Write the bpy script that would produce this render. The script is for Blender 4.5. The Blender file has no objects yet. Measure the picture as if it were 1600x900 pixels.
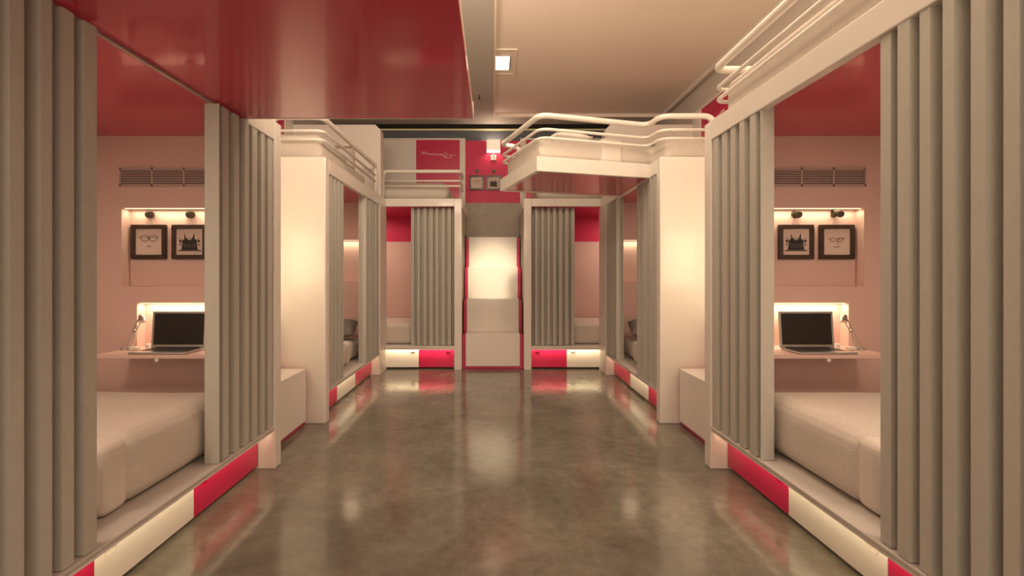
import bpy, bmesh, math, random
from mathutils import Vector, Matrix
random.seed(7)
SC = bpy.context.scene
COL = SC.collection
PI = math.pi

# ------------------------------------------------------------------ camera, world, lights, exposure
cam_data = bpy.data.cameras.new('camera')
cam_data.sensor_width = 36.0
cam_data.lens = 36.0 * 760.0 / 1600.0
cam_data.shift_x = 30.0 / 1600.0
cam_data.shift_y = -21.0 / 1600.0
cam_data.clip_start = 0.02
cam = bpy.data.objects.new('camera', cam_data)
COL.objects.link(cam)
cam.location = (0, 0, 1.2)
cam.rotation_euler = (PI / 2, 0, 0)
SC.camera = cam

world = bpy.data.worlds.new('world')
SC.world = world
world.use_nodes = True
world.node_tree.nodes['Background'].inputs[0].default_value = (1.0, 0.80, 0.58, 1)
world.node_tree.nodes['Background'].inputs[1].default_value = 0.30

SC.view_settings.view_transform = 'Standard'
SC.view_settings.look = 'None'
SC.view_settings.gamma = 1.0
SC.view_settings.use_curve_mapping = False
SC.view_settings.exposure = 0.0
try:
    SC.cycles.use_denoising = True
    SC.cycles.max_bounces = 8
    SC.cycles.diffuse_bounces = 6
    SC.cycles.glossy_bounces = 4
    SC.cycles.sample_clamp_indirect = 6.0
except Exception:
    pass

WARM = (1.0, 0.78, 0.57)
LEDC = (1.0, 0.80, 0.50)


def area(name, loc, rot, sx, sy, watts, color=WARM, parent=None, spread=None):
    d = bpy.data.lights.new(name, 'AREA')
    d.shape = 'RECTANGLE'; d.size = sx; d.size_y = sy
    d.energy = watts; d.color = color
    if spread: d.spread = spread
    o = bpy.data.objects.new(name, d)
    COL.objects.link(o)
    o.location = loc; o.rotation_euler = rot
    return o


def spot(name, loc, target, watts, deg=50, blend=0.7, r=0.05, color=WARM):
    d = bpy.data.lights.new(name, 'SPOT')
    d.energy = watts; d.spot_size = math.radians(deg); d.spot_blend = blend
    d.shadow_soft_size = r; d.color = color
    o = bpy.data.objects.new(name, d)
    COL.objects.link(o)
    o.location = loc
    o.rotation_euler = (Vector(target) - Vector(loc)).to_track_quat('-Z', 'Y').to_euler()
    return o


# added overhead fill, out of the frame above and behind the camera
area('overhead_fill_light', (0.9, 2.2, 3.44), (0, 0, 0), 1.5, 1.8, 32)
area('overhead_fill_light', (0.9, -0.6, 3.44), (0, 0, 0), 1.5, 1.5, 16)
# broad soft fill added behind the camera, no window there
area('rear_fill_light', (0.0, -1.9, 1.7), (-PI / 2, 0, PI), 4.4, 3.0, 62)
# unseen fills added above the near top bunks to brighten the ceiling
area('upward_fill_light', (-0.75, 2.0, 2.62), (PI - .62, 0, 0), 0.8, 0.5, 50)
area('upward_fill_light', (1.75, 1.2, 2.85), (PI - .62, 0, .15), 0.5, 0.4, 16)
# ceiling spot on the back stairs
spot('stair_spot', (0.0, 3.55, 3.40), (0.0, 6.72, 1.27), 800, 17, 1.0, 0.06, (1, .83, .56))
area('back_fill_light', (0.0, 3.3, 3.40), (.75, 0, 0), 0.7, 0.6, 20)  # added unseen fill, tilted towards the back headboards
# fill lights added under the top bunks, hidden by the curtains and end panels
for sx in (-1, 1):
    area('bunk_fill_light', (sx * 1.95, 1.25, 2.04), (0, 0, 0), 0.35, 0.35, 14)
    area('bunk_fill_light', (sx * 2.05, 4.35, 2.04), (0, 0, 0), 0.35, 0.35, 9)
    area('bunk_fill_light', (sx * 1.95, 6.75, 2.04), (0, 0, 0), 0.30, 0.30, 9)


# ------------------------------------------------------------------ materials
def mat(name, color, rough=0.5, metal=0.0, bump=0.0, bscale=200.0, var=0.0, vscale=3.0, coat=0.0, spec=0.5,
        emit=None, estr=0.0):
    m = bpy.data.materials.new(name)
    m.use_nodes = True
    nt = m.node_tree
    b = nt.nodes['Principled BSDF']
    b.inputs['Base Color'].default_value = (*color, 1)
    b.inputs['Roughness'].default_value = rough
    b.inputs['Metallic'].default_value = metal
    b.inputs['Specular IOR Level'].default_value = spec
    b.inputs['Coat Weight'].default_value = coat
    b.inputs['Coat Roughness'].default_value = 0.06
    tc = nt.nodes.new('ShaderNodeTexCoord')
    if emit:
        b.inputs['Emission Color'].default_value = (*emit, 1)
        b.inputs['Emission Strength'].default_value = estr
    if var > 0:
        n = nt.nodes.new('ShaderNodeTexNoise')
        n.inputs['Scale'].default_value = vscale
        n.inputs['Detail'].default_value = 6
        n.inputs['Roughness'].default_value = 0.6
        r = nt.nodes.new('ShaderNodeValToRGB')
        r.color_ramp.elements[0].position = 0.32
        r.color_ramp.elements[1].position = 0.68
        r.color_ramp.elements[0].color = (*[c * (1 - var) for c in color], 1)
        r.color_ramp.elements[1].color = (*[min(1, c * (1 + var * .6)) for c in color], 1)
        nt.links.new(tc.outputs['Object'], n.inputs['Vector'])
        nt.links.new(n.outputs['Fac'], r.inputs['Fac'])
        nt.links.new(r.outputs['Color'], b.inputs['Base Color'])
    if bump > 0:
        n2 = nt.nodes.new('ShaderNodeTexNoise')
        n2.inputs['Scale'].default_value = bscale
        n2.inputs['Detail'].default_value = 3
        bp = nt.nodes.new('ShaderNodeBump')
        bp.inputs['Strength'].default_value = bump
        bp.inputs['Distance'].default_value = 0.01
        nt.links.new(tc.outputs['Object'], n2.inputs['Vector'])
        nt.links.new(n2.outputs['Fac'], bp.inputs['Height'])
        nt.links.new(bp.outputs['Normal'], b.inputs['Normal'])
    return m


WHITE = mat('white_lacquer', (0.76, 0.71, 0.66), 0.38, coat=0.15, var=0.02, vscale=2)
WALLP = mat('wall_paint', (0.60, 0.55, 0.50), 0.7, bump=0.03, bscale=90, var=0.03, vscale=2)
CEILP = mat('ceiling_paint', (0.90, 0.79, 0.70), 0.75, var=0.02, vscale=1.5)
SOFF = mat('soffit_paint', (0.52, 0.48, 0.44), 0.75, var=0.03, vscale=2)
INNER = mat('pod_lining', (0.66, 0.46, 0.415), 0.6, var=0.02, vscale=2)
RED = mat('red_lacquer', (0.56, 0.012, 0.085), 0.30, coat=0.2, var=0.04, vscale=3)
REDG = mat('red_gloss_underside', (0.60, 0.022, 0.072), 0.22, coat=0.4, var=0.06, vscale=2)
REDW = mat('red_wall_paint', (0.58, 0.012, 0.085), 0.5, bump=0.02, bscale=60, var=0.05, vscale=3)
PLAST = mat('grey_plaster', (0.42, 0.38, 0.33), 0.75, bump=0.1, bscale=40, var=0.12, vscale=9)
SLATE = mat('slate_band', (0.09, 0.10, 0.12), 0.5, var=0.1, vscale=4)
BLACK = mat('black_gap', (0.008, 0.007, 0.007), 0.8, var=0.1)
CREAM = mat('cream_trim', (0.75, 0.72, 0.42), 0.5, var=0.03)
CURT = mat('curtain_fabric', (0.50, 0.482, 0.435), 0.85, bump=0.12, bscale=420, var=0.04, vscale=30, spec=0.2)
QUILT = mat('quilt_fabric', (0.66, 0.60, 0.54), 0.9, bump=0.5, bscale=170, var=0.10, vscale=160, spec=0.15)
SHEET = mat('sheet_fabric', (0.72, 0.66, 0.60), 0.9, bump=0.2, bscale=260, var=0.04, vscale=60, spec=0.15)
GREYF = mat('grey_pillow_fabric', (0.20, 0.18, 0.165), 0.9, bump=0.3, bscale=300, var=0.1, vscale=80, spec=0.15)
RAIL = mat('rail_paint', (0.78, 0.73, 0.67), 0.35, coat=0.2, var=0.02)
BROWN = mat('dark_wood', (0.045, 0.022, 0.014), 0.4, coat=0.1, var=0.4, vscale=20)
PAPER = mat('picture_paper', (0.66, 0.52, 0.46), 0.8, var=0.02)
INK = mat('ink', (0.012, 0.011, 0.011), 0.6, var=0.2, vscale=40)
INKB = mat('ink_brown', (0.16, 0.07, 0.04), 0.6, var=0.2, vscale=40)
BRONZE = mat('dark_bronze', (0.05, 0.035, 0.025), 0.35, metal=0.7, var=0.3, vscale=40)
STEEL = mat('brushed_steel', (0.50, 0.48, 0.46), 0.3, metal=0.9, var=0.05, vscale=40)
SCREEN = mat('dark_screen', (0.022, 0.018, 0.016), 0.35, spec=0.3, var=0.05)
KEYS = mat('dark_keys', (0.03, 0.03, 0.03), 0.5, var=0.1, vscale=60)
GRILLE = mat('grille_paint', (0.48, 0.37, 0.34), 0.6, var=0.03)
GRDARK = mat('grille_shadow_gap', (0.10, 0.07, 0.065), 0.8, var=0.1)
LED = mat('led_strip', (1, .9, .7), 0.5, emit=LEDC, estr=1.2)
LAMPG = mat('lit_diffuser', (1, .95, .8), 0.5, emit=(1, .98, .68), estr=1.5)
SHADE = mat('lit_shade', (.9, .85, .78), 0.7, emit=(1, .80, .58), estr=0.45)
SCRIPT = mat('script_paint', (0.85, 0.62, 0.62), 0.5, var=0.02)
PLASTIC = mat('white_plastic', (0.75, 0.70, 0.64), 0.4, var=0.02)


def concrete():
    m = bpy.data.materials.new('polished_concrete')
    m.use_nodes = True
    nt = m.node_tree; N = nt.nodes; L = nt.links
    b = N['Principled BSDF']
    tc = N.new('ShaderNodeTexCoord')
    n1 = N.new('ShaderNodeTexNoise'); n1.inputs['Scale'].default_value = 1.6; n1.inputs['Detail'].default_value = 10; n1.inputs['Roughness'].default_value = 0.62; n1.inputs['Distortion'].default_value = 0.6
    n2 = N.new('ShaderNodeTexNoise'); n2.inputs['Scale'].default_value = 14; n2.inputs['Detail'].default_value = 8; n2.inputs['Roughness'].default_value = 0.7
    r1 = N.new('ShaderNodeValToRGB')
    r1.color_ramp.elements[0].position = 0.36; r1.color_ramp.elements[0].color = (0.142, 0.132, 0.105, 1)
    r1.color_ramp.elements[1].position = 0.66; r1.color_ramp.elements[1].color = (0.250, 0.230, 0.182, 1)
    r2 = N.new('ShaderNodeValToRGB')
    r2.color_ramp.elements[0].position = 0.34; r2.color_ramp.elements[0].color = (0.72, 0.72, 0.72, 1)
    r2.color_ramp.elements[1].position = 0.6; r2.color_ramp.elements[1].color = (1.05, 1.05, 1.05, 1)
    mx = N.new('ShaderNodeMixRGB'); mx.blend_type = 'MULTIPLY'; mx.inputs[0].default_value = 0.8
    L.new(tc.outputs['Object'], n1.inputs['Vector']); L.new(tc.outputs['Object'], n2.inputs['Vector'])
    L.new(n1.outputs['Fac'], r1.inputs['Fac']); L.new(n2.outputs['Fac'], r2.inputs['Fac'])
    L.new(r1.outputs['Color'], mx.inputs[1]); L.new(r2.outputs['Color'], mx.inputs[2])
    L.new(mx.outputs['Color'], b.inputs['Base Color'])
    mr = N.new('ShaderNodeMapRange')
    mr.inputs['To Min'].default_value = 0.08; mr.inputs['To Max'].default_value = 0.19
    L.new(n1.outputs['Fac'], mr.inputs['Value']); L.new(mr.outputs['Result'], b.inputs['Roughness'])
    b.inputs['Specular IOR Level'].default_value = 0.75
    bp = N.new('ShaderNodeBump'); bp.inputs['Strength'].default_value = 0.012; bp.inputs['Distance'].default_value = 0.01
    L.new(n2.outputs['Fac'], bp.inputs['Height']); L.new(bp.outputs['Normal'], b.inputs['Normal'])
    return m


CONC = concrete()

# ------------------------------------------------------------------ builders
WM = {}
MIR = Matrix.Diagonal((-1, 1, 1, 1))
IDM = Matrix.Identity(4)


def side_m(s):
    return IDM if s > 0 else MIR


class MB:
    """collects shapes and links them as one mesh object"""
    def __init__(self, xf=IDM):
        self.bm = bmesh.new(); self.xf = xf

    def _add(self, vs, fs):
        v = [self.bm.verts.new(p) for p in vs]
        for f in fs:
            try: self.bm.faces.new([v[i] for i in f])
            except ValueError: pass
        return v

    def box(self, x0, x1, y0, y1, z0, z1):
        p = [(x, y, z) for z in (z0, z1) for y in (y0, y1) for x in (x0, x1)]
        self._add(p, [(0, 1, 3, 2), (4, 6, 7, 5), (0, 4, 5, 1), (2, 3, 7, 6), (0, 2, 6, 4), (1, 5, 7, 3)])
        return self

    def prism(self, pts, z0, z1, plane='xy', inset=0.0):
        n = len(pts)
        def P(a, b, c):
            return {'xy': (a, b, c), 'xz': (a, c, b), 'yz': (c, a, b)}[plane]
        vs = [P(a, b, z0) for a, b in pts] + [P(a, b, z1) for a, b in pts]
        self._add(vs, [tuple(range(n))[::-1], tuple(range(n, 2 * n))] + [(i, (i + 1) % n, n + (i + 1) % n, n + i) for i in range(n)])
        return self

    def sheet(self, prof, z0, z1):
        n = len(prof)
        vs = [(a, b, z0) for a, b in prof] + [(a, b, z1) for a, b in prof]
        self._add(vs, [(i, i + 1, n + i + 1, n + i) for i in range(n - 1)])
        return self

    def tube(self, path, r, seg=10, cap=True):
        path = [Vector(p) for p in path]
        rings = []
        up = Vector((0, 0, 1))
        prev = None
        for i, p in enumerate(path):
            if i == 0: t = path[1] - p
            elif i == len(path) - 1: t = p - path[-2]
            else: t = (path[i + 1] - p).normalized() + (p - path[i - 1]).normalized()
            t.normalize()
            if prev is None:
                a = up if abs(t.z) < 0.9 else Vector((1, 0, 0))
                u = t.cross(a).normalized()
            else:
                u = (prev - t * prev.dot(t)).normalized()
            prev = u
            w = t.cross(u)
            rings.append([self.bm.verts.new(p + r * (math.cos(2 * PI * k / seg) * u + math.sin(2 * PI * k / seg) * w)) for k in range(seg)])
        for a, b in zip(rings, rings[1:]):
            for k in range(seg):
                self.bm.faces.new((a[k], a[(k + 1) % seg], b[(k + 1) % seg], b[k]))
        if cap:
            self.bm.faces.new(rings[0][::-1]); self.bm.faces.new(rings[-1])
        return self

    def cyl(self, c, axis, r, h, seg=24, r2=None):
        c = Vector(c); a = Vector(axis).normalized()
        r2 = r if r2 is None else r2
        q = a.to_track_quat('Z', 'Y').to_matrix()
        A = [c + q @ Vector((r * math.cos(2 * PI * k / seg), r * math.sin(2 * PI * k / seg), 0)) for k in range(seg)]
        B = [c + a * h + q @ Vector((r2 * math.cos(2 * PI * k / seg), r2 * math.sin(2 * PI * k / seg), 0)) for k in range(seg)]
        self._add(A + B, [tuple(range(seg))[::-1], tuple(range(seg, 2 * seg))] + [(k, (k + 1) % seg, seg + (k + 1) % seg, seg + k) for k in range(seg)])
        return self

    def build(self, name, material, parent=None, bevel=0.0, seg=2, smooth=False, solid=0.0, origin=None, displace=0.0, sub=0):
        bm = self.bm
        if bevel > 0:
            bmesh.ops.remove_doubles(bm, verts=bm.verts, dist=1e-6)
            bmesh.ops.bevel(bm, geom=list(bm.edges), offset=bevel, segments=seg, profile=0.5, affect='EDGES', clamp_overlap=True)
        bmesh.ops.transform(bm, matrix=self.xf, verts=bm.verts)
        bmesh.ops.recalc_face_normals(bm, faces=bm.faces)
        cs = [v.co for v in bm.verts]
        lo = Vector([min(c[i] for c in cs) for i in range(3)]); hi = Vector([max(c[i] for c in cs) for i in range(3)])
        ctr = (lo + hi) / 2 if origin is None else Vector(origin)
        if parent is None and origin is None: ctr.z = lo.z
        pw = WM.get(parent.name, IDM) if parent else IDM
        loc = pw.inverted() @ ctr
        me = bpy.data.meshes.new(name)
        w = pw @ Matrix.Translation(loc)
        bmesh.ops.transform(bm, matrix=w.inverted(), verts=bm.verts)
        bm.to_mesh(me); bm.free()
        me.materials.append(material)
        if smooth:
            for p in me.polygons: p.use_smooth = True
        o = bpy.data.objects.new(name, me)
        COL.objects.link(o)
        o.location = loc
        if parent: o.parent = parent
        WM[o.name] = w
        if solid > 0:
            md = o.modifiers.new('thickness', 'SOLIDIFY'); md.thickness = solid; md.offset = 0
        if displace > 0:
            md = o.modifiers.new('detail', 'SUBSURF'); md.subdivision_type = 'SIMPLE'; md.levels = sub; md.render_levels = sub
            tx = bpy.data.textures.new('soft_lumps', 'CLOUDS'); tx.noise_scale = 0.28
            md = o.modifiers.new('lumps', 'DISPLACE'); md.texture = tx; md.strength = displace; md.texture_coords = 'GLOBAL'; md.mid_level = 0.5
        return o


def empty(name, loc, rz=0.0):
    o = bpy.data.objects.new(name, None)
    COL.objects.link(o)
    o.empty_display_size = 0.1
    o.location = loc; o.rotation_euler = (0, 0, rz)
    WM[o.name] = Matrix.Translation(loc) @ Matrix.Rotation(rz, 4, 'Z')
    return o


def tag(o, label, cat, group=None):
    o['label'] = label; o['category'] = cat
    if group: o['group'] = group
    return o


def struct(o):
    o['kind'] = 'structure'
    return o


def round_path(pts, r=0.06, n=6):
    pts = [Vector(p) for p in pts]
    out = [pts[0]]
    for i in range(1, len(pts) - 1):
        p = pts[i]
        a = pts[i - 1] - p; b = pts[i + 1] - p
        rr = min(r, a.length * .45, b.length * .45)
        A = p + a.normalized() * rr; B = p + b.normalized() * rr
        for k in range(n + 1):
            t = k / n
            out.append(A * (1 - t) ** 2 + p * 2 * t * (1 - t) + B * t * t)
    out.append(pts[-1])
    return out


# ------------------------------------------------------------------ room shell
XW, YB, YF = 2.47, 7.30, -2.0
ZS, ZT = 3.45, 3.495
struct(MB().box(-XW - .1, XW + .1, YF - .1, YB + .1, -0.1, 0).build('floor', CONC, origin=(0, 2.6, 0)))
struct(MB().box(XW, XW + .1, YF, YB, 0, ZT).build('wall_right', WALLP))
struct(MB().box(-XW - .1, -XW, YF, YB, 0, ZT).build('wall_left', WALLP))
struct(MB().box(-XW, XW, YF - .1, YF, 0, ZT).build('wall_front', WALLP))
wb = struct(MB().box(-XW, XW, YB, YB + .1, 0, 2.276).build('wall_back', PLAST))
struct(MB().box(-XW, XW, YB, YB + .1, 2.276, 3.207).build('red_upper_wall', REDW, wb))
struct(MB().box(-XW, XW, YB, YB + .1, 3.207, 3.36).build('slate_band', SLATE, wb))
struct(MB().box(-XW, XW, YB + .02, YB + .1, 3.385, ZT).build('shadow_gap', BLACK, wb))
struct(MB().box(-XW, XW, YB - .015, YB + .1, 3.36, 3.385).build('trim_1', CREAM, bevel=.003))
c = MB().box(-XW - .1, XW + .1, YF - .1, YB - .0, ZT, ZT + .1)
struct(c.build('ceiling', CEILP))
# lowered soffit around the tray: left part, back part and narrow right edge
s_ = MB().box(-XW, .015, YF, YB - .02, ZS, ZT - .001).box(.015, XW, 6.95, YB - .02, ZS, ZT - .001).box(2.42, XW, YF, 6.95, ZS, ZT - .001)
struct(s_.build('ceiling_soffit', SOFF))
struct(MB().box(.015, 2.42, 6.93, 6.95, ZS - .004, ZT - .002).build('trim_2', CEILP))
struct(MB().box(.013, .03, YF, 6.93, ZS - .004, ZT - .002).build('trim_3', CEILP))
struct(MB().box(2.39, 2.42, YF, 6.93, ZS - .012, ZT - .002).build('trim_4', WHITE, bevel=.004))

# ------------------------------------------------------------------ bunk beds
XF = 1.344          # corridor face of the side bunks
XD = 1.45           # face of the drawers
LZ0, LZ1 = .248, .264
BZ0, BZ1 = 2.03, 2.147


def drawers(root, xf, spans, colors, plane, z0=.022, z1=.243, face=XD, handles='lo'):
    """plane 'x': fronts lie in a plane of constant x and run along y; 'y': the other way"""
    for (a, b), c in zip(spans, colors):
        g = .0015
        lo, hi = min(a, b) + g, max(a, b) - g
        hs = .054
        c0 = lo + .05
        zt = z1 - .045
        zb = zt - hs
        M_ = RED if c == 'r' else WHITE

        def bx(m, u0, u1, d0, d1, w0, w1):
            if plane == 'x': m.box(face + d0, face + d1, u0, u1, w0, w1)
            else: m.box(u0, u1, face + d0, face + d1, w0, w1)
        m = MB(xf)
        if hi - lo < .25:
            bx(m, lo, hi, 0, .045, z0, z1)
        else:
            bx(m, lo, c0, 0, .045, z0, z1); bx(m, c0 + hs, hi, 0, .045, z0, z1)
            bx(m, c0, c0 + hs, 0, .045, z0, zb); bx(m, c0, c0 + hs, 0, .045, zt, z1)
            bx(m, c0, c0 + hs, .038, .045, zb, zt)
        d = m.build('drawer', M_, root)
        d['label'] = 'red drawer front' if c == 'r' else 'white drawer front'
        if hi - lo >= .25:
            h = MB(xf)
            bx(h, c0 - .003, c0 + hs + .003, -.004, .008, zt - .005, zt)
            bx(h, c0 - .003, c0 + .003, -.004, .006, zb, zt - .005)
            h.build('handle', M_, d)


def end_wall(root, xf, y, thick, desk=True, right=None):
    """lined end wall of a lower bunk with a picture niche and a desk niche, facing the camera"""
    x0, x1 = XD, XW - .002
    nx0, nx1, nz0, nz1 = 1.47, 2.29, 1.125, 1.612
    dx0, dx1, dz0, dz1 = 1.565, 2.195, .752, 1.026
    dep = .075
    if not desk: dx0 = dx1 = x1
    m = MB(xf)
    y1 = y + thick
    m.box(x0, x1, y, y1, .0, dz0)
    m.box(x0, dx0, y, y1, dz0, dz1)
    if desk: m.box(dx1, x1, y, y1, dz0, dz1)
    m.box(x0, x1, y, y1, dz1, nz0)
    m.box(x0, nx0, y, y1, nz0, nz1).box(nx1, x1, y, y1, nz0, nz1)
    m.box(x0, x1, y, y1, nz1, BZ1)
    if desk: m.box(dx0, dx1, y + dep, y1, dz0, dz1)
    m.box(nx0, nx1, y + dep, y1, nz0, nz1)
    w = m.build('end_wall', INNER, root)
    # lit niches: strip behind the upper lip
    for (a, b, zt, wt) in ((nx0, nx1, nz1, 1.5), (dx0, dx1, dz1, 1.8)):
        if b - a < .1: continue
        MB(xf).box(a + .01, b - .01, y + .012, y + .022, zt - .006, zt - .001).build('led_strip', LED, w)
        cx = (a + b) / 2 * (1 if xf is IDM else -1)
        area('niche_light', (cx, y + .035, zt - .008), (0, 0, 0), b - a - .03, .02, wt, LEDC)
    if desk:
        d = MB(xf).box(1.50, 2.225, y - .275, y + .0, .728, .752).build('folding_desk', INNER, root, bevel=.003)
        MB(xf).cyl((1.885, y - .268, .712), (0, 0, 1), .012, .018, 16).build('knob', PLASTIC, d, smooth=False)
    else:
        MB(xf).box(x0 + .005, x1 - .005, y - .03, y, .265, .725).build('headboard', INNER, root, bevel=.004)
    return w


def rails(root, xf, path, zs=(2.48, 2.37, 2.30), rs=(.023, .012, .012), r=.07, down0=True, down1=True, zb=2.14):
    for z, rr in zip(zs, rs):
        p = [(x, y, z) for x, y in path]
        if down0 and z == zs[0]: p = [(path[0][0], path[0][1], zb)] + p
        if down1 and z == zs[0]: p = p + [(path[-1][0], path[-1][1], zb)]
        MB(xf).tube(round_path(p, r), rr, 12).build('guard_rail', RAIL, root, smooth=True)


def side_bunk(s, y0, y1, label, near_panel, tail=0.0, trackgap=False, drw=(), cols='', yfar=None):
    xf = side_m(s)
    root = empty('bunk_bed', (s * 1.9, (y0 + y1) / 2, 0))
    tag(root, label, 'bunk bed', 'built-in bunk beds around the room')
    ya = y0 + (.09 if near_panel else 0)
    ye = yfar or y1 + .09
    # posts
    MB(xf).box(XF, XD, y1, ye, 0, BZ1).build('post', WHITE, root, bevel=.006)
    if near_panel:
        MB(xf).box(XF, XW - .002, y0, ya, 0, BZ1).build('end_panel', WHITE, root, bevel=.008)
    else:
        MB(xf).box(XF, XD, y0 - .09, y0, 0, BZ1).build('post', WHITE, root, bevel=.006)
    end_wall(root, xf, y1, ye - y1, desk=not near_panel)
    # beam, deck and red underside
    if not trackgap:
        MB(xf).box(XF, XF + .045, ya, y1, BZ0, BZ1).build('top_beam', WHITE, root, bevel=.005)
    MB(xf).box(XF + .045, XW - .002, ya, y1, 2.085, BZ1).build('deck', WHITE, root)
    MB(xf).box(XF + .045, XW - .003, ya, y1, 2.055, 2.085).build('red_underside', REDG, root)
    # curtain track
    MB(xf).box(1.378, 1.396, ya, y1, 2.043, 2.055).build('curtain_track', STEEL, root)
    # ledge and platform
    MB(xf).box(XF, 1.56, ya, y1, LZ0, LZ1).build('ledge', SOFF, root, bevel=.004)
    MB(xf).box(1.56, XW - .003, ya, y1, LZ0, LZ1).box(XD + .03, XW - .003, ya, y1, .0, .02).build('platform', WHITE, root)
    MB(xf).box(XF + .006, XF + .012, ya, y1, LZ0 - .016, LZ0).build('ledge_lip', WHITE, root)
    MB(xf).box(XF + .0125, XF + .0145, ya + .02, y1 - .01, LZ0 - .012, LZ0 - .002).build('led_strip', LED, root)
    n = 1
    L = y1 - ya
    area('plinth_light', (s * (XF + .016), (ya + y1) / 2, LZ0 - .008), (0, -s * PI / 2, 0), .012, L - .04, 0.95 * L, LEDC)
    drawers(root, xf, drw, cols, 'x')
    return root


# --- near right and near left
DN = [(.95, 1.18), (1.18, 1.785), (1.785, 2.385), (2.385, 3.0)]
br = side_bunk(1, .95, 3.0, 'near white bunk bed at the right with pale guard rails over its top bunk', False, drw=DN, cols='wrwr')
bl = side_bunk(-1, .95, 3.0, 'near bunk bed at the left with a wide red-bottomed top deck jutting over the floor', False,
               trackgap=True, drw=[(.95, 1.165), (1.165, 1.77), (1.77, 2.36), (2.36, 3.0)], cols='wrwr')
# overhanging deck of the near left bunk
t = MB().box(-1.40, -.112, .35, 2.66, 2.085, BZ1).build('overhanging_deck', WHITE, bl)
t['label'] = 'wide deck jutting over the corridor'
MB().box(-1.389, -.107, .35, 2.663, 2.055, 2.085).build('red_underside', REDG, bl)
MB().box(-1.345, -.105, 2.663, 2.669, 2.053, BZ1).build('edge_trim', WHITE, bl)
MB(MIR).box(XF, XF + .045, 2.669, 3.0, BZ0, BZ1).build('top_beam', WHITE, bl, bevel=.005)
rails(br, IDM, [(1.66, 3.03), (1.385, 3.03), (1.385, .95)], zs=(2.475, 2.35, 2.275), down1=False)

# --- middle right and middle left
DM = [(4.0, 4.53), (4.53, 5.13), (5.13, 5.8)]
ml = side_bunk(-1, 3.91, 5.8, 'middle bunk bed at the left between the side stairs and the back wall bunk', True, drw=DM, cols='rwr', yfar=6.09)
mr = side_bunk(1, 3.91, 5.8, 'middle bunk bed at the right whose angled top deck swings out over the corridor', True, drw=DM, cols='rwr', yfar=6.09)
rails(ml, MIR, [(1.80, 3.955), (1.385, 3.955), (1.385, 5.74)])
for s, root in ((-1, ml), (1, mr)):
    xf = side_m(s)
    # tall partition at the far end of the top bunk
    pp = MB(xf)
    pts = [(1.362, BZ1), (XW - .003, BZ1), (XW - .003, 3.02), (1.425, 3.02), (1.362, 2.955)]
    pp.prism(pts, 5.90, 6.06, 'xz')
    par = pp.build('partition', WHITE, root, bevel=.004)
    # open cubby on the partition
    cb = MB(xf)
    x0, x1, z0, z1 = 1.67, 1.89, 2.44, 2.75
    cb.box(x0, x1, 5.84, 5.90, z1 - .012, z1).box(x0, x0 + .012, 5.84, 5.90, z0, z1).box(x1 - .012, x1, 5.84, 5.90, z0, z1).box(x0, x1, 5.84, 5.90, z0, z0 + .012)
    cb.build('cubby', INNER, par)
# angled platform of the middle right bunk
ang = math.radians(16.2)
U = Vector((math.cos(ang), math.sin(ang))); V = Vector((-math.sin(ang), math.cos(ang)))
B0 = Vector((.352, 3.885))


def uv(u, v):
    p = B0 + U * u + V * v
    return (p.x, p.y)


def u_at_x(x, v):
    return (x - B0.x - V.x * v) / U.x


W = 1.0
rim = MB()
XE = XF + .002
outer = [uv(0, 0), uv(u_at_x(XE, 0), 0), uv(u_at_x(XE, W), W), uv(0, W)]
q = .04
def strip(a, b, c, d):
    rim.prism([a, b, c, d], BZ0, BZ1)
rim.prism([uv(0, 0), uv(u_at_x(XE, 0), 0), uv(u_at_x(XE, q), q), uv(q, q)], BZ0, BZ1)
rim.prism([uv(0, 0), uv(q, q), uv(q, W - q), uv(0, W)], BZ0, BZ1)
rim.prism([uv(0, W), uv(q, W - q), uv(u_at_x(XE, W - q), W - q), uv(u_at_x(XE, W), W)], BZ0, BZ1)
rp = rim.build('angled_deck_rim', WHITE, mr)
MB().prism([uv(q - .005, q - .005), uv(u_at_x(XE, q), q - .005), uv(u_at_x(XE, W - q), W - q + .005), uv(q - .005, W - q + .005)], 2.036, 2.10).build('red_underside', REDG, rp)
MB().prism([uv(q - .005, q - .005), uv(u_at_x(XE, q), q - .005), uv(u_at_x(XE, W - q), W - q + .005), uv(q - .005, W - q + .005)], 2.10, BZ1 - .002).build('deck', WHITE, rp)
rails(mr, IDM, [(1.79, 3.93), (1.36, 3.93), uv(u_at_x(1.335, 0), 0.005), uv(.03, .005), uv(.0, W - .04), uv(.20, W - .03)], r=.09)

# --- back bunks, lying along the back wall
BYF = 6.10


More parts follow.
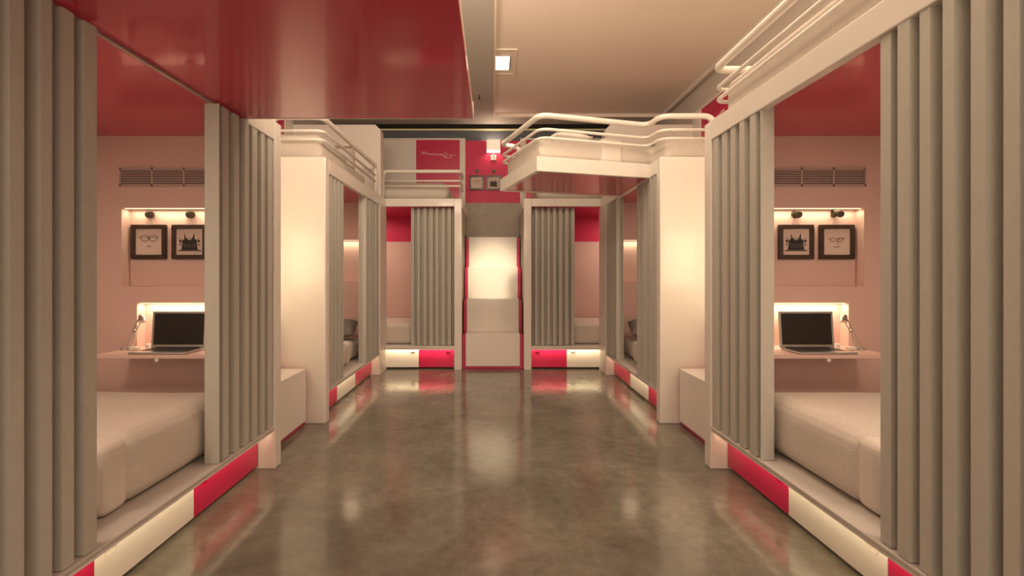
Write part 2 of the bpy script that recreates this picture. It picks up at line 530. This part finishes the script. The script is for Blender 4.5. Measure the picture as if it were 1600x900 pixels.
def back_bunk(s, label):
    xf = side_m(s)
    root = empty('bunk_bed', (s * 1.4, 6.7, 0))
    tag(root, label, 'bunk bed', 'built-in bunk beds around the room')
    z0, z1 = 2.055, 2.155
    MB(xf).box(.39, .485, BYF, BYF + .09, 0, z1).build('post', WHITE, root, bevel=.006)
    MB(xf).box(1.352, 1.37, BYF, BYF + .09, 0, z1).build('post', WHITE, root, bevel=.004)
    sp = MB(xf).box(.39, .43, BYF + .09, YB - .003, 1.75, 2.05).box(.40, .43, BYF + .09, YB - .003, 0, 1.75).build('side_panel', PLAST, root)
    MB(xf).box(.485, XW - .003, BYF, BYF + .05, z0, z1).build('top_beam', WHITE, root, bevel=.005)
    MB(xf).box(.382, .485, BYF + .091, YB - .003, 2.05, z1).box(.43, XW - .003, BYF + .05, YB - .003, 2.10, z1).build('deck', WHITE, root)
    MB(xf).box(.43, XW - .004, BYF + .05, YB - .04, 2.06, 2.10).build('red_underside', REDG, root)
    # interior lining with its red upper part
    MB(xf).box(.43, XW - .004, YB - .04, YB - .003, .27, 1.69).build('back_lining', INNER, root)
    MB(xf).box(.43, XW - .004, YB - .04, YB - .003, 1.69, 2.10).build('red_lining', REDW, root)
    MB(xf).box(.485, XW - .004, BYF, BYF + .22, .272, .297).box(.485, XW - .004, BYF + .22, YB - .04, .272, .295).build('ledge', WHITE, root, bevel=.003)
    MB(xf).box(.487, 1.35, BYF + .004, BYF + .010, .256, .272).build('ledge_lip', WHITE, root)
    MB(xf).box(.49, 1.345, BYF + .0105, BYF + .0125, .260, .270).build('led_strip', LED, root)
    area('plinth_light', (s * .92, BYF + .014, .264), (PI / 2, 0, 0), .84, .012, 1.3, LEDC)
    drawers(root, xf, [(.487, .94), (.94, 1.36)], 'rw', 'y', z0=.022, z1=.268, face=BYF + .085, handles='lo')
    rails(root, xf, [(1.385, BYF + .03), (.405, BYF + .03), (.41, BYF + .45)], zs=(2.50, 2.38, 2.315), r=.06)
    return root


kl = back_bunk(-1, 'white bunk bed along the back wall, left of the back stairs')
kr = back_bunk(1, 'white bunk bed along the back wall, right of the back stairs')

# ------------------------------------------------------------------ headboard panels with the white script
def script_shape(m, P):
    """a running line of handwriting, P maps (u, v) in metres to a point"""
    def loop(cx, cy, rx, ry, t0=0, t1=2 * PI, n=14, tilt=0):
        out = []
        for k in range(n + 1):
            t = t0 + (t1 - t0) * k / n
            x = rx * math.cos(t); y = ry * math.sin(t)
            out.append((cx + x + tilt * y, cy + y))
        return out
    r = .0036
    m.tube([P(*p) for p in loop(.02, .02, .016, .014)], r, 5)
    m.tube([P(*p) for p in loop(.055, .02, .016, .014)], r, 5)
    pts = []
    for k in range(70):
        x = .075 + k * .0034
        pts.append((x, .006 - .012 * k / 70 + .010 * math.sin(k * .95) + .004 * math.sin(k * .37)))
    m.tube([P(*p) for p in pts], r, 5)
    # capital with its long under-stroke
    m.tube([P(*p) for p in [(.35, .018), (.335, .024), (.318, .018), (.33, .004), (.352, -.006), (.36, -.02), (.338, -.032), (.31, -.03), (.295, -.018)]], r, 5)
    m.tube([P(*p) for p in loop(.36, -.03, .055, .016, 2.2, 7.6, 22, .2)], r, 5)
    m.tube([P(*p) for p in [(.37, -.004), (.395, -.016), (.43, -.01), (.46, -.018)]], r, 5)


def headboard(label, P, w_out, w_red0, w_red1, z0, z1):
    """P(u, z, d): u along the wall, z up, d out from the wall"""
    def bx(u0, u1, z0, z1, d0, d1):
        m = MB()
        pts = [P(u, z, d) for d in (d0, d1) for z in (z0, z1) for u in (u0, u1)]
        m._add(pts, [(0, 1, 3, 2), (4, 6, 7, 5), (0, 4, 5, 1), (2, 3, 7, 6), (0, 2, 6, 4), (1, 5, 7, 3)])
        return m
    base = P((w_out[0] + w_out[1]) / 2, z0, 0)
    root = empty('headboard_panel', base)
    tag(root, label, 'wall panel', 'headboard panels of the top bunks')
    a, b = w_out
    bx(a, b, z0, z1, .002, .03).build('panel', WHITE, root, bevel=.006)
    fr = bx(a, w_red0, z0, z1, .03, .05).build('frame', WHITE, root, bevel=.006)
    bx(a, b, z1 - .028, z1, .03, .0505).build('frame', WHITE, root, bevel=.006)
    rd = bx(w_red0, w_red1, z0, z1 - .028, .030, .034).build('red_board', RED, root)
    g = MB()
    for k in range(4):
        zz = z1 - .10 - k * .025
        pts = [P(u, z, d) for d in (.034, .038) for z in (zz - .015, zz) for u in (w_red0 + .20, w_red1 - .17)]
        g._add(pts, [(0, 1, 3, 2), (4, 6, 7, 5), (0, 4, 5, 1), (2, 3, 7, 6), (0, 2, 6, 4), (1, 5, 7, 3)])
    g.build('vent_grille', RED, rd)
    sm = MB()
    script_shape(sm, lambda u, v: P(w_red1 - .07 - u * (1.12 if w_red1 > w_red0 else 1), z1 - .24 + v * 1.1, .036))
    sw = sm.build('script_lettering', SCRIPT, rd)


# P for the back wall: u = |x|
headboard('red board with white script on the back wall above the left back bunk', lambda u, z, d: (-u, YB - d, z), (.41, 2.44), .495, 1.145, 2.16, 3.235)
headboard('red board on the back wall above the right back bunk, half behind the angled deck', lambda u, z, d: (u, YB - d, z), (.41, 2.44), .495, 1.145, 2.16, 3.235)
headboard('red board with white script on the right wall above the middle bunk', lambda u, z, d: (XW - d, 5.90 - u, z), (.005, 1.0), .22, .86, 2.16, 3.15)
headboard('red board on the left wall above the middle bunk, mostly behind its guard rails', lambda u, z, d: (-XW + d, 5.90 - u, z), (.005, 1.0), .22, .86, 2.16, 3.15)

# ------------------------------------------------------------------ staircases
def stairs(loc, rz, label, w=.80):
    root = empty('staircase', loc, rz)
    tag(root, label, 'stairs', 'box step stairs between the bunks')
    M = Matrix.Translation(loc) @ Matrix.Rotation(rz, 4, 'Z')
    hs = [.455, .88, 1.305, 1.735]
    d = .26
    back = 1.13 if rz == 0 else .975
    zprev = .04
    h = w / 2 - .006
    for i, z in enumerate(hs):
        y = i * d
        yb = back if i == 3 else (i + 1) * d + .02
        MB(M).box(-h, h, y + .022, yb if i == 3 else y + d + .02, 0.004 if i == 0 else hs[i - 1] - .01, z - .012).build('red_carcass', RED, root)
        MB(M).box(-h + .042, h - .042, y, yb if i == 3 else y + d + .005, .04 if i == 0 else hs[i - 1] - .005, z).build('step', WHITE, root, bevel=.004)
    return root


stairs((0, 6.15, 0), 0, 'white box stairs with red edges climbing to the back wall', w=.78)
stairs((1.48, 3.50, 0), -PI / 2, 'white box stairs between the near and middle bunks at the right')
stairs((-1.48, 3.50, 0), PI / 2, 'white box stairs between the near and middle bunks at the left')


# ------------------------------------------------------------------ curtains
def curtain(s, a0, a1, label, per=.1, axis='y', z0=None, z1=None, d_out=1.349, d_in=1.412, flat=None):
    """pleated curtain; a runs along the rail, depth between d_out (corridor side) and d_in"""
    n = max(2, round((a1 - a0) / per))
    p = (a1 - a0) / n
    prof = []
    for k in range(n):
        a = a0 + k * p
        j = random.uniform(-.08, .08) * p
        e = random.uniform(0, .012)
        prof += [(a, d_in + e), (a + .42 * p + j, d_in + e), (a + .48 * p + j, d_out + e), (a + .94 * p, d_out + e)]
    prof.append((a1, d_in)); prof.append((a1 + .0, d_in - .001))
    prof = prof[:-1]
    if flat: prof = [(a0, d_out)] + prof
    if axis == 'y':
        pts = [(s * d, a) for a, d in prof]
        z0 = LZ1 + .004 if z0 is None else z0; z1 = 2.043 if z1 is None else z1
    else:
        pts = [(s * a, d) for a, d in prof]
    o = MB().sheet(pts, z0, z1).build('curtain', CURT, None, solid=.006)
    return tag(o, label, 'curtain', 'pleated curtains of the lower bunks')


curtain(1, 2.45, 2.985, 'pleated grey curtain of the near right bunk, drawn to its far post', .105, flat=1)
curtain(1, .97, 1.705, 'pleated grey curtain closest to the camera at the right edge', .085)
curtain(-1, 2.40, 2.985, 'pleated grey curtain of the near left bunk, drawn to its far post', .105, flat=1)
curtain(-1, .97, 1.665, 'pleated grey curtain closest to the camera at the left edge', .085)
curtain(-1, 4.02, 4.42, 'pleated curtain at the near end of the middle left bunk', .095)
curtain(-1, 5.15, 5.78, 'pleated curtain at the far end of the middle left bunk', .095)
curtain(1, 4.02, 4.57, 'pleated curtain at the near end of the middle right bunk', .095)
curtain(1, 5.30, 5.78, 'pleated curtain at the far end of the middle right bunk', .095)
curtain(-1, .50, 1.045, 'pleated curtain of the left back bunk beside the back stairs', .078, axis='x', z0=.301, z1=2.052, d_out=BYF + .10, d_in=BYF + .155)
curtain(1, .50, 1.045, 'pleated curtain of the right back bunk beside the back stairs', .078, axis='x', z0=.301, z1=2.052, d_out=BYF + .10, d_in=BYF + .155)


# ------------------------------------------------------------------ bedding
def quilt_poly(name, pts, z0, z1, bev, parent=None, m=QUILT, disp=.012, sub=2, mb=None):
    mb = MB(); mb.prism(pts, z0, z1)
    return mb.build(name, m, parent, bevel=bev, seg=4, smooth=True, displace=disp, sub=sub)


def rect(x0, x1, y0, y1):
    return [(x0, y0), (x1, y0), (x1, y1), (x0, y1)]


def mattress(s, x0, x1, y0, y1, z0, z1, label, fold=None, bev=.07, layer=.020, foldw=.095):
    """fold = (position along y where the quilt is turned down, direction -1 or +1 of the head end)"""
    X = sorted((s * x0, s * x1))
    if fold is None:
        o = quilt_poly('mattress', rect(X[0], X[1], y0, y1), z0, z1, bev)
        return tag(o, label, 'mattress', 'made-up mattresses')
    fy, dr = fold
    lay = layer
    xa = (s * (x0 + lay * 2)); Xs = sorted((xa, s * x1))
    o = quilt_poly('mattress', rect(Xs[0], Xs[1], y0, y1), z0, z1 - lay * 2, bev, m=SHEET)
    tag(o, label, 'mattress', 'made-up mattresses')
    if dr < 0:
        ya, yb, yc = fy, y1 + .012, fy - foldw
        fr = (yc, fy + .05)
    else:
        ya, yb, yc = y0 - .012, fy, fy + foldw
        fr = (fy - .05, yc)
    quilt_poly('quilt', rect(X[0], X[1], ya, yb), z0 + .001, z1, bev, o)
    Xm = sorted((s * (x0 + lay), s * (x1 - .001)))
    quilt_poly('turned_fold', rect(Xm[0], Xm[1], *fr), z0 + .001, z1 - lay, min(bev, (fr[1] - fr[0]) * .3), o, m=SHEET)
    return o


mattress(1, 1.448, 2.445, .99, 2.67, LZ1 + .001, .57, 'quilted mattress of the near right lower bunk, quilt turned down', (1.93, -1), .085)
mattress(-1, 1.448, 2.445, .99, 2.67, LZ1 + .001, .57, 'quilted mattress of the near left lower bunk, quilt turned down', (1.93, -1), .085)
mattress(1, 1.475, 2.445, 4.03, 5.70, LZ1 + .001, .515, 'mattress of the middle right lower bunk under a folded quilt', (5.10, 1), .08)
mattress(-1, 1.475, 2.445, 4.03, 5.70, LZ1 + .001, .515, 'mattress of the middle left lower bunk under a folded quilt', (5.02, 1), .08)
mattress(-1, .52, 2.44, 6.29, 7.24, .298, .56, 'mattress of the left back lower bunk, seen beside its curtain', None, .06)
mattress(1, .52, 2.44, 6.29, 7.24, .298, .56, 'mattress of the right back lower bunk, seen beside its curtain', None, .06)
mattress(1, 1.42, 2.43, .98, 2.97, BZ1 + .001, 2.375, 'textured mattress on the near right top bunk inside the guard rails', (1.78, -1), .06)
mattress(-1, 1.42, 2.43, 4.02, 5.60, BZ1 + .001, 2.375, 'mattress on the middle left top bunk inside the guard rails', (4.75, 1), .06, foldw=.12)
mattress(-1, .56, 2.43, 6.20, 7.2, 2.156, 2.385, 'rounded mattress on the left back top bunk below the script board', None, .10)
mattress(1, .56, 2.43, 6.20, 7.2, 2.156, 2.385, 'rounded mattress on the right back top bunk under the angled deck', None, .10)
# mattress of the angled top bunk
i_ = .05
pts = [uv(i_, i_), uv(u_at_x(1.39, i_), i_), (1.43, 3.99), (2.42, 3.99), (2.42, 5.74), (1.42, 5.74), uv(u_at_x(1.42, W - i_), W - i_), uv(i_, W - i_)]
am = quilt_poly('mattress', pts, BZ1 + .001, 2.335, .05)
tag(am, 'mattress on the angled top deck at the middle right', 'mattress', 'made-up mattresses')
# blanket band folded across it
bb = MB()
bb.prism([uv(.60, i_ - .014), uv(.80, i_ - .014), uv(.80, W - i_ + .014), uv(.60, W - i_ + .014)], BZ1 + .001, 2.352)
o = bb.build('blanket', SHEET, None, bevel=.03, seg=4, smooth=True, displace=.006, sub=2)
tag(o, 'narrow folded blanket laid across the mattress of the angled top deck', 'blanket')


def pillow(c, sx, sy, sz, rot, label, m):
    bm = bmesh.new()
    bmesh.ops.create_cube(bm, size=1)
    bmesh.ops.subdivide_edges(bm, edges=bm.edges, cuts=9, use_grid_fill=True)
    for v in bm.verts:
        x, y, z = v.co * 2
        th = (1 - abs(x) ** 3.2) * (1 - abs(y) ** 3.2)
        k = 1 - .07 * (1 - abs(x * y))
        v.co = Vector((x * .5 * (1 - .06 * (y * y) * (1 if abs(x) > .9 else 0)) * k * sx, y * .5 * k * sy, z * .5 * (max(th, 0) ** .45 * .94 + .06) * sz))
    bmesh.ops.recalc_face_normals(bm, faces=bm.faces)
    me = bpy.data.meshes.new('pillow'); bm.to_mesh(me); bm.free()
    for p in me.polygons: p.use_smooth = True
    me.materials.append(m)
    o = bpy.data.objects.new('pillow', me); COL.objects.link(o)
    o.location = c; o.rotation_euler = rot
    return tag(o, label, 'pillow', 'pillows on the bunks')


pillow((-1.80, 5.43, .60), .56, .36, .15, (.30, 0, .15), 'dark grey pillow on the middle left lower bunk', GREYF)
pillow((1.80, 5.43, .60), .56, .36, .15, (.30, 0, -.15), 'dark grey pillow on the middle right lower bunk', GREYF)
pillow((.62, 4.42, 2.385), .36, .58, .11, (0, 0, ang), 'pale pillow at the tip of the angled top deck', SHEET)
pillow((1.82, 5.30, 2.385), .6, .42, .12, (0, 0, 0), 'pale pillow on the fixed end of the middle right top bunk', SHEET)
pillow((-1.85, 5.30, 2.40), .6, .38, .12, (0, 0, 0), 'pale pillow on the middle left top bunk near the partition', SHEET)


# ------------------------------------------------------------------ framed pictures
def glasses_art(parent, P, m):
    g = MB()
    r = .0019
    for sx in (-1, 1):
        pts = []
        for k in range(19):
            t = 2 * PI * k / 18
            rx = .0215 * (1 + .12 * math.cos(2 * t)); ry = .0165
            pts.append(P(sx * .026 + rx * math.cos(t), .022 + ry * math.sin(t) + (.003 if math.sin(t) > 0 else 0)))
        g.tube(pts, r, 5)
        g.tube([P(sx * .004, .026), P(0, .030)], r, 5)
        g.tube([P(sx * .046, .030), P(sx * .056, .034), P(sx * .060, .026)], r, 5)
        g.tube([P(sx * .012, .026), P(sx * .024, .029), P(sx * .036, .026)], .0012, 5)
    g.tube([P(-.014, -.028), P(-.005, -.026), P(.0, -.027), P(.005, -.026), P(.014, -.028)], .0016, 5)
    g.build('spectacles_drawing', m, parent)


def smudge_art(parent, P, m):
    g = MB()
    for sx in (-1, 1):
        pts = []
        for k in range(15):
            t = 2 * PI * k / 14
            pts.append(P(sx * .022 + .017 * math.cos(t), .014 + .012 * math.sin(t)))
        g.tube(pts, .0018, 5)
        g.tube([P(sx * .040, .020), P(sx * .052, .024)], .0022, 5)
    g.tube([P(.006, .014), P(.030, .026), P(.040, .024)], .0022, 5)
    g.tube([P(.002, .01), P(.004, -.012), P(.008, -.018)], .0014, 5)
    g.tube([P(-.018, -.028), P(0, -.033), P(.018, -.028)], .0022, 5)
    g.build('spectacles_drawing', m, parent)


def typewriter_art(parent, P, D):
    """dark silhouette of an old typewriter with two paper horns; D(u, v, d) is a point at depth d"""
    g = MB()
    def poly(pts, d=.0015):
        n = len(pts)
        a = [D(u, v, 0) for u, v in pts]; b = [D(u, v, d) for u, v in pts]
        g._add(a + b, [tuple(range(n)), tuple(range(n, 2 * n))[::-1]] + [(i, (i + 1) % n, n + (i + 1) % n, n + i) for i in range(n)])
    poly([(-.040, -.034), (.040, -.034), (.046, -.046), (-.046, -.046)], .002)
    poly([(-.042, -.036), (.042, -.036), (.036, -.008), (-.036, -.008)], .0022)
    poly([(-.038, -.010), (.038, -.010), (.036, .012), (.026, .008), (.012, .014), (.006, .006), (-.006, .006), (-.012, .014), (-.026, .008), (-.036, .012)], .0018)
    poly([(-.028, .006), (-.010, .008), (-.022, .024), (-.027, .042)], .002)
    poly([(.028, .006), (.010, .008), (.018, .024), (.025, .044)], .002)
    for k in range(5):
        g.tube([D(-.010 + k * .005, .0, .002), D(-.018 + k * .009, .020 + (k % 2) * .004, .002)], .0011, 4)
    for k in range(2):
        g.tube([D(-.052, -.020 + k * .010, .002), D(.052, -.022 + k * .010, .002)], .0015, 4)
    poly([(-.048, -.003), (.048, -.003), (.048, .003), (-.048, .003)], .003)
    for sx in (-1, 1):
        pts = [(sx * .050 + .006 * math.cos(k * PI / 4), .002 + .006 * math.sin(k * PI / 4)) for k in range(8)]
        poly(pts, .003)
        g.tube([D(sx * .046, -.012, .002), D(sx * .058, -.018, .002)], .0018, 5)
        g.tube([D(sx * .040, .010, .002), D(sx * .056, .020, .002)], .0016, 5)
    for k in range(7):
        g.tube([D(-.024 + k * .008, -.03, .003), D(-.017 + k * .0057, -.008, .003)], .0008, 4)
    poly([(-.062, -.052), (.062, -.052), (.060, -.047), (-.060, -.047)], .0015)
    g.build('typewriter_drawing', INK, parent)
    kk = MB()
    for r_ in range(3):
        for c_ in range(9):
            p = D(-.028 + c_ * .007 + r_ * .001, -.016 - r_ * .007, .0027)
            kk.cyl(p, (0, -1, 0), .0017, .0008, 6)
    kk.build('typewriter_keys', GRILLE, parent)


def picture(cx, cz, y, size, art, label, group, hook='round', frame_m=BROWN):
    """hangs on a plane facing the camera at depth y"""
    t = .026 * size / .22; h = size / 2
    k = size / .22
    root = empty('picture_frame', (cx, y, cz - h))
    tag(root, label, 'picture', group)
    f = MB()
    d0, d1 = y - .022, y - .001
    f.box(cx - h, cx + h, d0, d1, cz + h - t, cz + h).box(cx - h, cx + h, d0, d1, cz - h, cz - h + t)
    f.box(cx - h, cx - h + t, d0, d1, cz - h + t, cz + h - t).box(cx + h - t, cx + h, d0, d1, cz - h + t, cz + h - t)
    f.build('frame', frame_m, root, bevel=.002, seg=1)
    pc = MB().box(cx - h + t, cx + h - t, y - .012, y - .004, cz - h + t, cz + h - t).build('print', PAPER, root)
    P = lambda u, v: (cx + u * k, y - .0125, cz + v * k)
    D = lambda u, v, d: (cx + u * k * 1.18, y - .012 - d, cz + (v * 1.18 + .004) * k)
    if art == 'glasses': glasses_art(pc, P, INK)
    elif art == 'smudge': smudge_art(pc, P, INKB)
    else: typewriter_art(pc, P, D)
    st = MB()
    for sx in (-1, 1):
        st.tube([(cx + sx * .035 * k, y - .006, cz + h - .002), (cx + sx * .010 * k, y - .010, cz + h + .052 * k)], .0011, 5)
    st.build('cord', PLASTIC, root)
    hm = MB()
    if hook == 'round':
        q_ = -.55 * (1 if cx > 0 else -1) * (abs(cx) > 1)
        hm.cyl((cx, y - .001, cz + h + .066 * k), (0, -1, 0), .024 * k, .018, 24).cyl((cx + .012 * k, y - .016, cz + h + .064 * k), (q_, -1, -.1), .021 * k, .022, 24, .023 * k)
    else:
        hm.box(cx - .03 * k, cx + .01 * k, y - .03, y - .001, cz + h + .052 * k, cz + h + .092 * k).cyl((cx + .012, y - .025, cz + h + .066 * k), (-.55, -1, -.1), .02 * k, .022, 24, .022 * k)
    o = hm.build('wall_fitting', BRONZE, None, bevel=.0015, seg=1)
    tag(o, 'dark wall fitting ' + label_of_knob.pop(0), 'wall fitting', 'dark fittings above the pictures')
    return root


label_of_knob = ['above the spectacles picture in the near right bunk', 'above the typewriter picture in the near right bunk',
                 'above the picture half hidden by the near right curtain',
                 'above the spectacles picture in the near left bunk', 'above the typewriter picture in the near left bunk',
                 'above the spectacles picture on the red back wall', 'above the typewriter picture on the red back wall']
NY = 3.075
PX = [2.165, 1.909, 1.653]
gp = 'small dark framed pictures'
picture(PX[0], 1.405, NY, .218, 'smudge', 'dark framed faint spectacles drawing, nearest the side wall in the right bunk', gp, 'square')
picture(PX[1], 1.405, NY, .218, 'type', 'dark framed typewriter picture in the niche of the near right bunk', gp)
picture(PX[2], 1.405, NY, .218, 'glasses', 'dark framed picture mostly behind the near right curtain', gp)
picture(-PX[0], 1.405, NY, .218, 'glasses', 'dark framed black spectacles drawing in the niche of the near left bunk', gp)
picture(-PX[1], 1.405, NY, .218, 'type', 'dark framed typewriter picture in the niche of the near left bunk', gp)
picture(-.243, 2.575, YB, .222, 'glasses', 'small framed spectacles drawing on the red back wall', gp)
picture(.012, 2.575, YB, .222, 'type', 'small framed typewriter picture on the red back wall', gp)

# ------------------------------------------------------------------ vents in the lower near bunks
for s, side in ((1, 'right'), (-1, 'left')):
    xf = side_m(s)
    root = empty('air_vent', (s * 1.895, 3.0, 1.745))
    tag(root, 'long slatted air vent high on the end wall of the near %s bunk' % side, 'air vent', 'slatted air vents')
    MB(xf).box(1.50, 2.292, 2.994, 2.9995, 1.745, 1.855).build('backing', GRDARK, root)
    f = MB(xf)
    f.box(1.50, 2.292, 2.985, 2.995, 1.845, 1.857).box(1.50, 2.292, 2.985, 2.995, 1.743, 1.755)
    for k in range(5):
        x = 1.50 + k * .196
        f.box(x, x + .010, 2.985, 2.995, 1.743, 1.857)
    f.build('frame', GRILLE, root)
    for k in range(6):
        z = 1.763 + k * .0145
        m = MB(xf)
        m._add([(1.505, 2.986, z - .002), (2.287, 2.986, z - .002), (2.287, 2.994, z + .007), (1.505, 2.994, z + .007),
                (1.505, 2.986, z + .001), (2.287, 2.986, z + .001), (2.287, 2.994, z + .010), (1.505, 2.994, z + .010)],
               [(0, 1, 2, 3), (4, 5, 6, 7), (0, 1, 5, 4), (1, 2, 6, 5), (2, 3, 7, 6), (3, 0, 4, 7)])
        m.build('slat', GRILLE, root)

# ------------------------------------------------------------------ desk things
DZ = .753


def laptop(s, side):
    xf = side_m(s)
    cx = 1.88
    root = empty('laptop', (s * cx, 2.85, DZ))
    tag(root, 'open silver laptop with a dark screen on the desk in the near %s bunk' % side, 'laptop', 'laptops on the bunk desks')
    b = MB(xf).box(cx - .163, cx + .163, 2.72, 2.905, DZ, DZ + .011).build('base', STEEL, root, bevel=.004)
    MB(xf).box(cx - .14, cx + .14, 2.785, 2.89, DZ + .011, DZ + .0125).build('keyboard', KEYS, b)
    MB(xf).box(cx - .05, cx + .05, 2.728, 2.772, DZ + .011, DZ + .0117).build('touchpad', STEEL, b)
    # the lid stands almost upright
    a = math.radians(5)
    M = xf @ Matrix.Translation((cx, 2.905, DZ + .008)) @ Matrix.Rotation(-a, 4, 'X')
    l = MB(M).box(-.163, .163, 0, .008, 0, .218).build('lid', STEEL, root, bevel=.003)
    MB(M).box(-.149, .149, -.0015, .0005, .020, .206).build('display', SCREEN, l)
    MB(xf).cyl((cx - .13, 2.905, DZ + .010), (1, 0, 0), .006, .26, 12).build('hinge', KEYS, root)


def desk_lamp(s, side):
    xf = side_m(s)
    root = empty('desk_lamp', (s * 2.19, 2.90, DZ))
    tag(root, 'small articulated desk lamp leaning over the desk in the near %s bunk' % side, 'desk lamp', 'desk lamps on the bunk desks')
    MB(xf).cyl((2.19, 2.90, DZ), (0, 0, 1), .028, .010, 24).build('base', STEEL, root)
    a, b, c = Vector((2.19, 2.90, DZ + .01)), Vector((2.145, 2.91, DZ + .11)), Vector((2.095, 2.90, DZ + .195))
    for p, q, n in ((a, b, 0), (b, c, 1)):
        m = MB(xf)
        off = Vector((.008, 0, .006))
        m.tube([p + off, q + off], .0032, 8).tube([p - off, q - off], .0032, 8)
        m.cyl(q + Vector((0, .008, 0)), (0, -1, 0), .009, .016, 12)
        m.build('arm', STEEL, root, smooth=False)
    MB(xf).tube([b, b + Vector((-.012, 0, -.03)), b + Vector((.0, 0, -.075)), (2.165, 2.905, DZ + .012)], .002, 6).build('cable', PLASTIC, root)
    h = MB(xf).cyl(c + Vector((.005, 0, .012)), (-.25, -.3, -.85), .008, .014, 20, .013).cyl(c + Vector((-.005, -.004, -.003)), (-.25, -.3, -.85), .013, .028, 20, .020)
    h.build('lamp_head', STEEL, root)


for s, side in ((1, 'right'), (-1, 'left')):
    laptop(s, side); desk_lamp(s, side)
    xf = side_m(s)
    o = MB(xf).cyl((2.075, 2.93, DZ), (0, 0, 1), .016, .030, 20).build('cup', PLASTIC, None, bevel=.002, seg=1)
    tag(o, 'tiny pale cup beside the desk lamp in the near %s bunk' % side, 'cup', 'small desk items')
    root = empty('charger', (s * 2.125, 2.89, DZ))
    tag(root, 'small white plug charger lying on the desk in the near %s bunk' % side, 'charger', 'small desk items')
    MB(xf).box(2.105, 2.15, 2.87, 2.91, DZ, DZ + .018).build('body', PLASTIC, root, bevel=.003)
    MB(xf).tube(round_path([(2.105, 2.89, DZ + .008), (2.07, 2.86, DZ + .003), (2.05, 2.80, DZ + .003), (2.028, 2.80, DZ + .006)], .02), .0025, 6).build('cable', PLASTIC, root)
    o = MB(xf).box(1.625, 1.655, 2.96, 2.99, DZ, DZ + .085).build('bottle', PLASTIC, None, bevel=.006, seg=2)
    tag(o, 'slim white bottle behind the laptop in the near %s bunk' % side, 'bottle', 'small desk items')

# ------------------------------------------------------------------ sockets
for s, side in ((-1, 'left'), (1, 'right')):
    xf = side_m(s)
    root = empty('wall_socket', (s * 1.49, 5.90, 2.41))
    tag(root, 'square double socket on the partition of the middle %s top bunk' % side, 'socket', 'wall sockets')
    MB(xf).box(1.45, 1.535, 5.888, 5.8995, 2.41, 2.50).build('plate', PLASTIC, root, bevel=.002, seg=1)
    m = MB(xf)
    for u in (1.475, 1.51):
        for z in (2.438, 2.474):
            m.cyl((u, 5.889, z), (0, -1, 0), .006, .002, 12)
    m.build('socket_hole', INK, root)

# ------------------------------------------------------------------ wall lamp, downlight, sprinkler, stair lights
root = empty('wall_lamp', (.012, YB, 2.92))
tag(root, 'lit square-shaded wall lamp on the red back wall above the pictures', 'wall lamp')
b = MB().box(-.03, .05, YB - .03, YB - .001, 2.91, 2.99).build('backplate', PLASTIC, root, bevel=.003)
MB().tube(round_path([(.01, YB - .03, 2.95), (.01, YB - .09, 2.95), (.01, YB - .09, 3.06)], .02), .007, 10).build('stem', STEEL, root, smooth=True)
m = MB()
sq = lambda h, z: [(-h + .01, YB - .09 - h * .8, z), (h + .01, YB - .09 - h * .8, z), (h + .01, YB - .09 + h * .8, z), (-h + .01, YB - .09 + h * .8, z)]
A, B = sq(.1, 3.025), sq(.098, 3.18)
m._add(A + B, [(0, 1, 5, 4), (1, 2, 6, 5), (2, 3, 7, 6), (3, 0, 4, 7)])
m.build('lamp_shade', SHADE, root, solid=.003)
MB().cyl((.01, YB - .09, 3.05), (0, 0, 1), .022, .045, 16).build('bulb', LAMPG, root, smooth=True)
pl = bpy.data.lights.new('wall_lamp_light', 'POINT'); pl.energy = 3.0; pl.color = WARM; pl.shadow_soft_size = .03
po = bpy.data.objects.new('wall_lamp_light', pl); COL.objects.link(po); po.location = (.01, YB - .09, 3.13)

root = empty('downlight', (.13, 5.30, ZT - .02))
tag(root, 'lit square recessed downlight in the pale ceiling tray', 'downlight')
f = MB()
f.box(.032, .25, 4.94, 4.955, ZT - .012, ZT - .001).box(.238, .25, 4.955, 5.56, ZT - .012, ZT - .001).box(.032, .238, 5.548, 5.56, ZT - .006, ZT - .001)
f.build('trim_ring', CEILP, root)
MB().box(.032, .18, 5.12, 5.44, ZT - .008, ZT - .001).build('diffuser', LAMPG, root)
MB().box(.18, .187, 5.115, 5.445, ZT - .012, ZT - .001).build('lip', BRONZE, root)

root = empty('sprinkler', (-.17, 6.10, ZS - .05))
tag(root, 'tiny black sprinkler head on the grey soffit', 'sprinkler')
MB().cyl((-.17, 6.10, ZS - .045), (0, 0, 1), .006, .044, 12).build('stem', BLACK, root)
MB().cyl((-.17, 6.10, ZS - .05), (0, 0, 1), .014, .005, 16).build('deflector', BLACK, root)

for s, side in ((1, 'right'), (-1, 'left')):
    xf = side_m(s)
    root = empty('stair_light', (s * 1.72, 3.12, 1.30))
    tag(root, 'small wall light beside the %s stairs, behind the near bunk' % side, 'wall light', 'stair lights')
    MB(xf).box(1.65, 1.95, 3.092, 3.12, 1.10, 1.60).build('housing', WHITE, root, bevel=.004)
    area('stair_light_lamp', (s * 1.80, 3.125, 1.35), (PI / 2, 0, 0), .3, .5, 5, (1, .80, .50))
